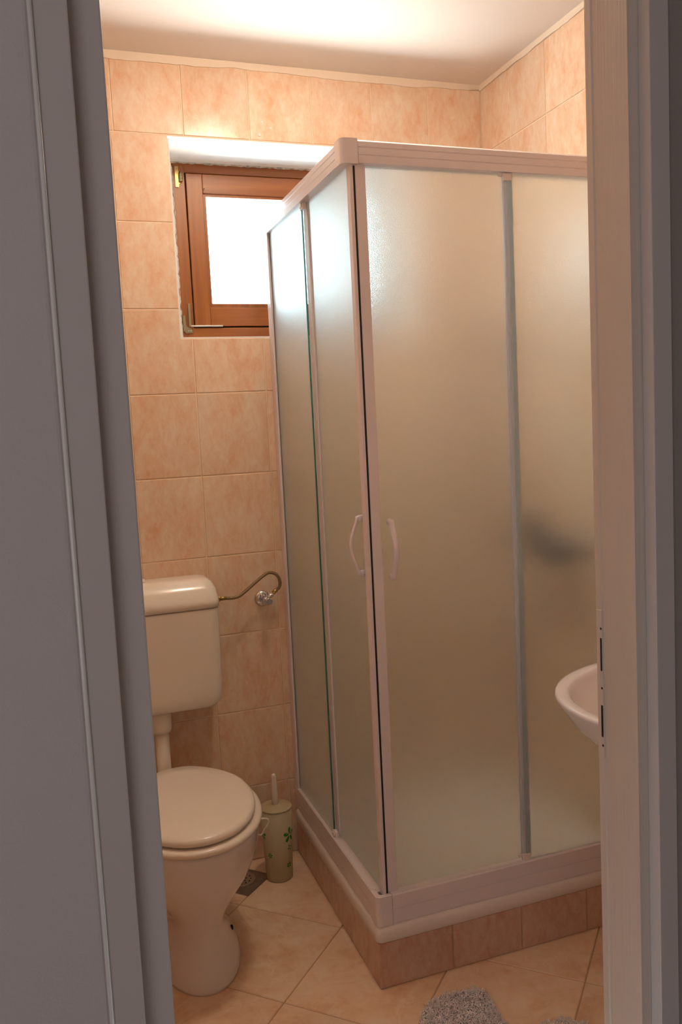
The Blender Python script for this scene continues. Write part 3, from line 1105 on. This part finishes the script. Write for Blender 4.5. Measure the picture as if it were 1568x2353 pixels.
bm = bmesh.new()
loft(bm, [rr(CX - 0.140, CX + 0.140, -0.120, -0.003, 0.03, 0.574), rr(CX - 0.160, CX + 0.160, -0.137, -0.003, 0.03, 0.578), rr(CX - 0.174, CX + 0.174, -0.144, -0.003, 0.032, 0.590),
          rr(CX - 0.181, CX + 0.181, -0.147, -0.003, 0.032, 0.612), rr(CX - 0.1825, CX + 0.1825, -0.148, -0.003, 0.032, 0.66), rr(CX - 0.183, CX + 0.183, -0.150, -0.003, 0.032, 0.868), rr(CX - 0.183, CX + 0.183, -0.150, -0.003, 0.032, 0.874), rr(CX - 0.1825, CX + 0.1825, -0.1495, -0.003, 0.032, 0.876)])
obj('tank', bm, M['plastic'], cis, smooth=True)
bm = bmesh.new()
loft(bm, [rr(CX - 0.181, CX + 0.181, -0.148, -0.003, 0.032, 0.8785), rr(CX - 0.186, CX + 0.186, -0.153, -0.003, 0.034, 0.8805), rr(CX - 0.1865, CX + 0.1865, -0.1535, -0.003, 0.034, 0.897),
          rr(CX - 0.1858, CX + 0.1858, -0.151, -0.003, 0.034, 0.904), rr(CX - 0.181, CX + 0.181, -0.137, -0.003, 0.034, 0.932), rr(CX - 0.172, CX + 0.172, -0.122, -0.004, 0.032, 0.951), rr(CX - 0.160, CX + 0.160, -0.107, -0.006, 0.03, 0.9600), rr(CX - 0.135, CX + 0.135, -0.085, -0.02, 0.03, 0.9625)])
obj('cistern_lid', bm, M['plastic'], cis, smooth=True)
bm = bmesh.new()
lathe(bm, [(0.026, 0.958), (0.026, 0.970), (0.023, 0.973), (0.01, 0.9735)], 24, (CX - 0.045, -0.065, 0))
obj('flush_button', bm, M['plastic'], cis, smooth=True)
fpi = thing('flush_pipe', 'white plastic flush pipe running from the cistern down behind the toilet lid', 'pipe', (CX - 0.006, -0.09, 0.33))
bm = bmesh.new()
lathe(bm, [(0.0215, 0.520), (0.0215, 0.36), (0.0215, 0.355)], 28, (CX - 0.006, -0.09, 0))
tube(bm, spline([(CX - 0.006, -0.09, 0.36), (CX - 0.006, -0.094, 0.338), (CX - 0.006, -0.112, 0.324), (CX - 0.006, -0.149, 0.32)], 6), 0.0215, 20)
obj('pipe', bm, M['plastic'], fpi, smooth=True)
bm = bmesh.new()
lathe(bm, [(0.030, 0.5735), (0.032, 0.572), (0.032, 0.520), (0.029, 0.510), (0.0225, 0.508)], 28, (CX - 0.006, -0.09, 0))
obj('pipe_nut', bm, M['plastic'], fpi, smooth=True)

# shut-off valve and braided hose
val = thing('shut_off_valve', 'chrome shut-off valve on the back wall beside the cistern', 'valve', (-0.848, 0, 0.86))
bm = bmesh.new()
lathe(bm, [(0.026, -0.0005), (0.026, -0.003), (0.023, -0.008), (0.012, -0.012)], 28, (-0.848, 0, 0.86), 'y')
obj('escutcheon', bm, M['chrome'], val, smooth=True)
bm = bmesh.new()
lathe(bm, [(0.009, -0.010), (0.009, -0.030), (0.011, -0.032), (0.011, -0.046), (0.008, -0.048)], 20, (-0.844, 0, 0.860), 'y')
tube(bm, [(-0.842, -0.038, 0.862), (-0.824, -0.040, 0.879)], 0.0075, 12)
obj('valve_body', bm, M['chrome'], val, smooth=True)
bm = bmesh.new()
lathe(bm, [(0.006, -0.046), (0.012, -0.050), (0.0125, -0.066), (0.010, -0.069), (0.004, -0.069)], 8, (-0.843, 0, 0.860), 'y')
obj('valve_knob', bm, M['chrome'], val)
ctrl = [(CX + 0.186, -0.072, 0.8885), (CX + 0.205, -0.071, 0.888), (-0.945, -0.066, 0.886), (-0.915, -0.060, 0.900), (-0.880, -0.058, 0.925), (-0.850, -0.057, 0.9445), (-0.832, -0.056, 0.950), (-0.812, -0.055, 0.942), (-0.800, -0.052, 0.920), (-0.802, -0.048, 0.900), (-0.815, -0.043, 0.887), (-0.824, -0.040, 0.879)]
ho = thing('water_hose', 'braided metal hose from the cistern to the chrome valve', 'hose', (CX + 0.187, -0.072, 0.8885))
bm = bmesh.new(); tube(bm, spline(ctrl[1:-1], 10), 0.0052, 12)
obj('braided_hose', bm, M['hose'], ho, smooth=True)
bm = bmesh.new()
tube(bm, [(CX + 0.186, -0.072, 0.8885), (CX + 0.199, -0.072, 0.8882)], 0.0085, 6)
obj('hose_nut', bm, M['brass'], ho)
bm = bmesh.new()
tube(bm, [(CX + 0.199, -0.072, 0.8882), (CX + 0.219, -0.0705, 0.8878)], 0.0062, 12)
obj('ferrule', bm, M['brass'], ho, smooth=True)
bm = bmesh.new()
tube(bm, [(-0.811, -0.044, 0.8905), (-0.822, -0.0405, 0.8805)], 0.0066, 12)
obj('ferrule', bm, M['brass'], ho, smooth=True)

# ------------------------------------------------------------------ toilet brush in its holder
BX, BY = -0.877, -0.135
bh = thing('toilet_brush_holder', 'milky plastic toilet brush holder with green flower print, in the corner', 'brush holder', (BX, BY, 0))
R0, R1, BH = 0.0415, 0.0490, 0.226


def brad(z):
    return R0 + (R1 - R0) * z / BH


bm = bmesh.new()
lathe(bm, [(R0 - 0.003, 0.0), (R0, 0.003), (brad(0.08), 0.08), (R1, BH), (R1 - 0.0025, BH), (R0 - 0.004, 0.006)], 40, (BX, BY, 0))
obj('holder', bm, M['brush_body'], bh, smooth=True)


def flower(az, z, size, petals):
    """flower print hugging the holder's round side"""
    bm = bmesh.new()
    for k in range(petals):
        a0 = 2 * PI * k / petals + 0.3
        pts = []
        for j in range(12):
            b = 2 * PI * j / 12
            lx = size * (0.55 + 0.42 * math.cos(b))
            ly = size * 0.27 * math.sin(b) * (0.75 + 0.35 * math.cos(b))
            px = lx * math.cos(a0) - ly * math.sin(a0)
            pz = lx * math.sin(a0) + ly * math.cos(a0)
            r = brad(z + pz) + 0.0004 + 0.00004 * k
            ang = az + px / r
            pts.append(bm.verts.new((BX + r * math.cos(ang), BY + r * math.sin(ang), z + pz)))
        bm.faces.new(pts)
    return bm


camaz = math.atan2(-2.608 - BY, -1.482 - BX)
for da, z, s, n in ((0.90, 0.148, 0.025, 5), (0.88, 0.107, 0.0095, 4), (0.78, 0.052, 0.010, 6), (-0.62, 0.089, 0.009, 6), (-1.2, 0.150, 0.016, 5), (0.2, 0.02, 0.0001, 4)):
    if s > 0.001:
        obj('flower_print', flower(camaz + da, z, s, n), M['decal'], bh)
br = thing('toilet_brush', 'white toilet brush standing in the flower-print holder, its handle up', 'brush', (BX, BY, 0.226))
bm = bmesh.new()
lathe(bm, [(R1 - 0.001, BH + 0.0005), (R1 + 0.001, BH + 0.003), (R1 - 0.001, BH + 0.005), (0.014, BH + 0.0062), (0.0105, BH + 0.012)], 40, (BX, BY, 0))
obj('splash_disc', bm, M['brush_body'], br, smooth=True)
bm = bmesh.new()
lathe(bm, [(0.0105, BH + 0.008), (0.0097, BH + 0.04), (0.0080, BH + 0.095), (0.0076, BH + 0.103), (0.005, BH + 0.1075), (0.002, BH + 0.109)], 20, (BX - 0.001, BY, 0))
obj('handle', bm, M['plastic'], br, smooth=True)

bm = bmesh.new()
lathe(bm, [(0.006, 0.016), (0.026, 0.020), (0.031, 0.035), (0.031, 0.085), (0.026, 0.098), (0.006, 0.102), (0.005, BH + 0.002)], 24, (BX, BY, 0))
obj('brush_head', bm, M['bristle'], br, smooth=True)

# ------------------------------------------------------------------ floor drain
dr = thing('floor_drain', 'square steel floor drain between the toilet and the brush holder', 'drain', (-0.9925, -0.118, 0))
ud = Vector((math.cos(math.radians(43)), math.sin(math.radians(43)), 0))
vd = Vector((-ud.y, ud.x, 0))
dc = Vector((-0.992, -0.1125, 0))
bm = bmesh.new()
hs = 0.0665
cs = [dc + ud * a + vd * b for a, b in ((-hs, -hs), (hs, -hs), (hs, hs), (-hs, hs))]
prism(bm, [(c.x, c.y) for c in cs], 'z', 0.0002, 0.0016)
obj('plate', bm, M['drain'], dr)
gc = dc + ud * 0.004 + vd * 0.006
bm = bmesh.new()
lathe(bm, [(0.044, 0.0017), (0.044, 0.0032), (0.0425, 0.0036), (0.041, 0.003)], 40, (gc.x, gc.y, 0))
gr = obj('grate', bm, M['drain_light'], dr, smooth=False)
hp = [(0, 0)] + [(0.0145 * math.cos(PI / 3 * k), 0.0145 * math.sin(PI / 3 * k)) for k in range(6)] + [(0.029 * math.cos(PI / 6 * k + 0.26), 0.029 * math.sin(PI / 6 * k + 0.26)) for k in range(12)]
for hx, hy in hp:
    bm = bmesh.new()
    lathe(bm, [(0.0029, 0.0030), (0.0028, 0.0034)], 12, (gc.x + hx, gc.y + hy, 0))
    obj('drain_hole', bm, M['black'], gr)

# ------------------------------------------------------------------ wash basin on the right wall
wbn = thing('wash_basin', 'white ceramic wash basin, its rounded end past the door jamb', 'basin', (0, -1.28, 0.82))
BZ = 0.829


def bas(cx, ax, ay, z, n=56):
    pts = []
    for k in range(n):
        a = 2 * PI * k / n
        c, s = math.cos(a), math.sin(a)
        e = 2 / 2.15
        x = cx - ax * abs(c) ** e * (1 if c >= 0 else -1)
        x = min(x, -0.002)
        pts.append((x, -1.28 + ay * abs(s) ** e * (1 if s >= 0 else -1), z))
    return pts


bm = bmesh.new()
loft(bm, [bas(-0.12, 0.14, 0.10, BZ - 0.165), bas(-0.15, 0.22, 0.16, BZ - 0.145), bas(-0.19, 0.295, 0.222, BZ - 0.098), bas(-0.20, 0.330, 0.252, BZ - 0.054), bas(-0.20, 0.348, 0.269, BZ - 0.026),
          bas(-0.20, 0.357, 0.278, BZ - 0.012), bas(-0.20, 0.359, 0.280, BZ - 0.006), bas(-0.20, 0.357, 0.278, BZ - 0.001), bas(-0.20, 0.353, 0.274, BZ), bas(-0.203, 0.333, 0.256, BZ - 0.001),
          bas(-0.204, 0.326, 0.250, BZ - 0.004), bas(-0.205, 0.321, 0.246, BZ - 0.012), bas(-0.22, 0.285, 0.217, BZ - 0.055), bas(-0.24, 0.21, 0.160, BZ - 0.10), bas(-0.25, 0.12, 0.095, BZ - 0.122), bas(-0.25, 0.03, 0.03, BZ - 0.128)])
obj('bowl', bm, M['ceramic'], wbn, smooth=True)
bm = bmesh.new()
lathe(bm, [(0.022, BZ - 0.1278), (0.022, BZ - 0.124), (0.012, BZ - 0.123)], 20, (-0.25, -1.28, 0))
obj('drain_ring', bm, M['chrome'], wbn, smooth=True)

# ------------------------------------------------------------------ bath mat
out = spline([(-0.79, -1.06, 0), (-0.757, -0.92, 0), (-0.731, -0.882, 0), (-0.70, -0.860, 0), (-0.668, -0.852, 0), (-0.615, -0.856, 0), (-0.575, -0.863, 0), (-0.566, -0.895, 0), (-0.572, -0.95, 0), (-0.578, -1.005, 0),
              (-0.565, -1.06, 0), (-0.535, -1.065, 0), (-0.508, -1.035, 0), (-0.465, -1.030, 0), (-0.425, -1.055, 0), (-0.395, -1.11, 0), (-0.40, -1.25, 0), (-0.45, -1.33, 0), (-0.60, -1.37, 0), (-0.74, -1.33, 0), (-0.80, -1.2, 0), (-0.79, -1.06, 0)], 6)[:-1]
poly = [(p.x, p.y) for p in out]
mat_t = thing('bath_mat', 'fluffy grey-mauve bath mat lying in front of the shower plinth', 'mat', (-0.62, -1.1, 0))
bm = bmesh.new()
prism(bm, poly, 'z', 0.0003, 0.006)
obj('backing', bm, M['mat_base'], mat_t)


def inside(x, y):
    c = False
    for i in range(len(poly)):
        x1, y1 = poly[i - 1]; x2, y2 = poly[i]
        if (y1 > y) != (y2 > y) and x < (x2 - x1) * (y - y1) / (y2 - y1) + x1:
            c = not c
    return c


bm = bmesh.new()
rng = random.Random(3)
cnt = 0
while cnt < 17000:
    x, y = rng.uniform(-0.82, -0.38), rng.uniform(-1.38, -0.84)
    if not inside(x, y):
        continue
    cnt += 1
    h = rng.uniform(0.007, 0.0125)
    a = rng.uniform(0, 2 * PI)
    lx, ly = math.cos(a) * rng.uniform(0.002, 0.007), math.sin(a) * rng.uniform(0.002, 0.007)
    w = rng.uniform(0.0014, 0.0022)
    base = Vector((x, y, 0.004)); mid = base + Vector((lx * 0.6, ly * 0.6, h * 0.8)); tip = base + Vector((lx * 1.3, ly * 1.3, h))
    rings = []
    for p, ww in ((base, w * 0.8), (mid, w), (tip, w * 0.6)):
        rings.append([bm.verts.new(p + Vector((ww * math.cos(t_), ww * math.sin(t_), 0))) for t_ in (0, 2.094, 4.189)])
    for r0, r1 in zip(rings, rings[1:]):
        for k in range(3):
            bm.faces.new((r0[k], r0[(k + 1) % 3], r1[(k + 1) % 3], r1[k]))
    bm.faces.new(rings[-1])
obj('pile', bm, M['mat_pile'], mat_t, smooth=True, kind='stuff')

# ------------------------------------------------------------------ ceiling lamp, above the frame
lamp = thing('ceiling_lamp', 'round glass ceiling lamp glowing warm on the bathroom ceiling', 'lamp', (-0.80, -0.70, ZC))
bm = bmesh.new()
lathe(bm, [(0.10, ZC - 0.0005), (0.10, ZC - 0.018), (0.095, ZC - 0.02)], 32, (-0.80, -0.70, 0))
obj('base', bm, M['acryl'], lamp, smooth=True)
bm = bmesh.new()
lathe(bm, [(0.093, ZC - 0.0205), (0.092, ZC - 0.035), (0.082, ZC - 0.058), (0.060, ZC - 0.078), (0.03, ZC - 0.089), (0.005, ZC - 0.092)], 32, (-0.80, -0.70, 0))
obj('shade', bm, M['bulb'], lamp, smooth=True)
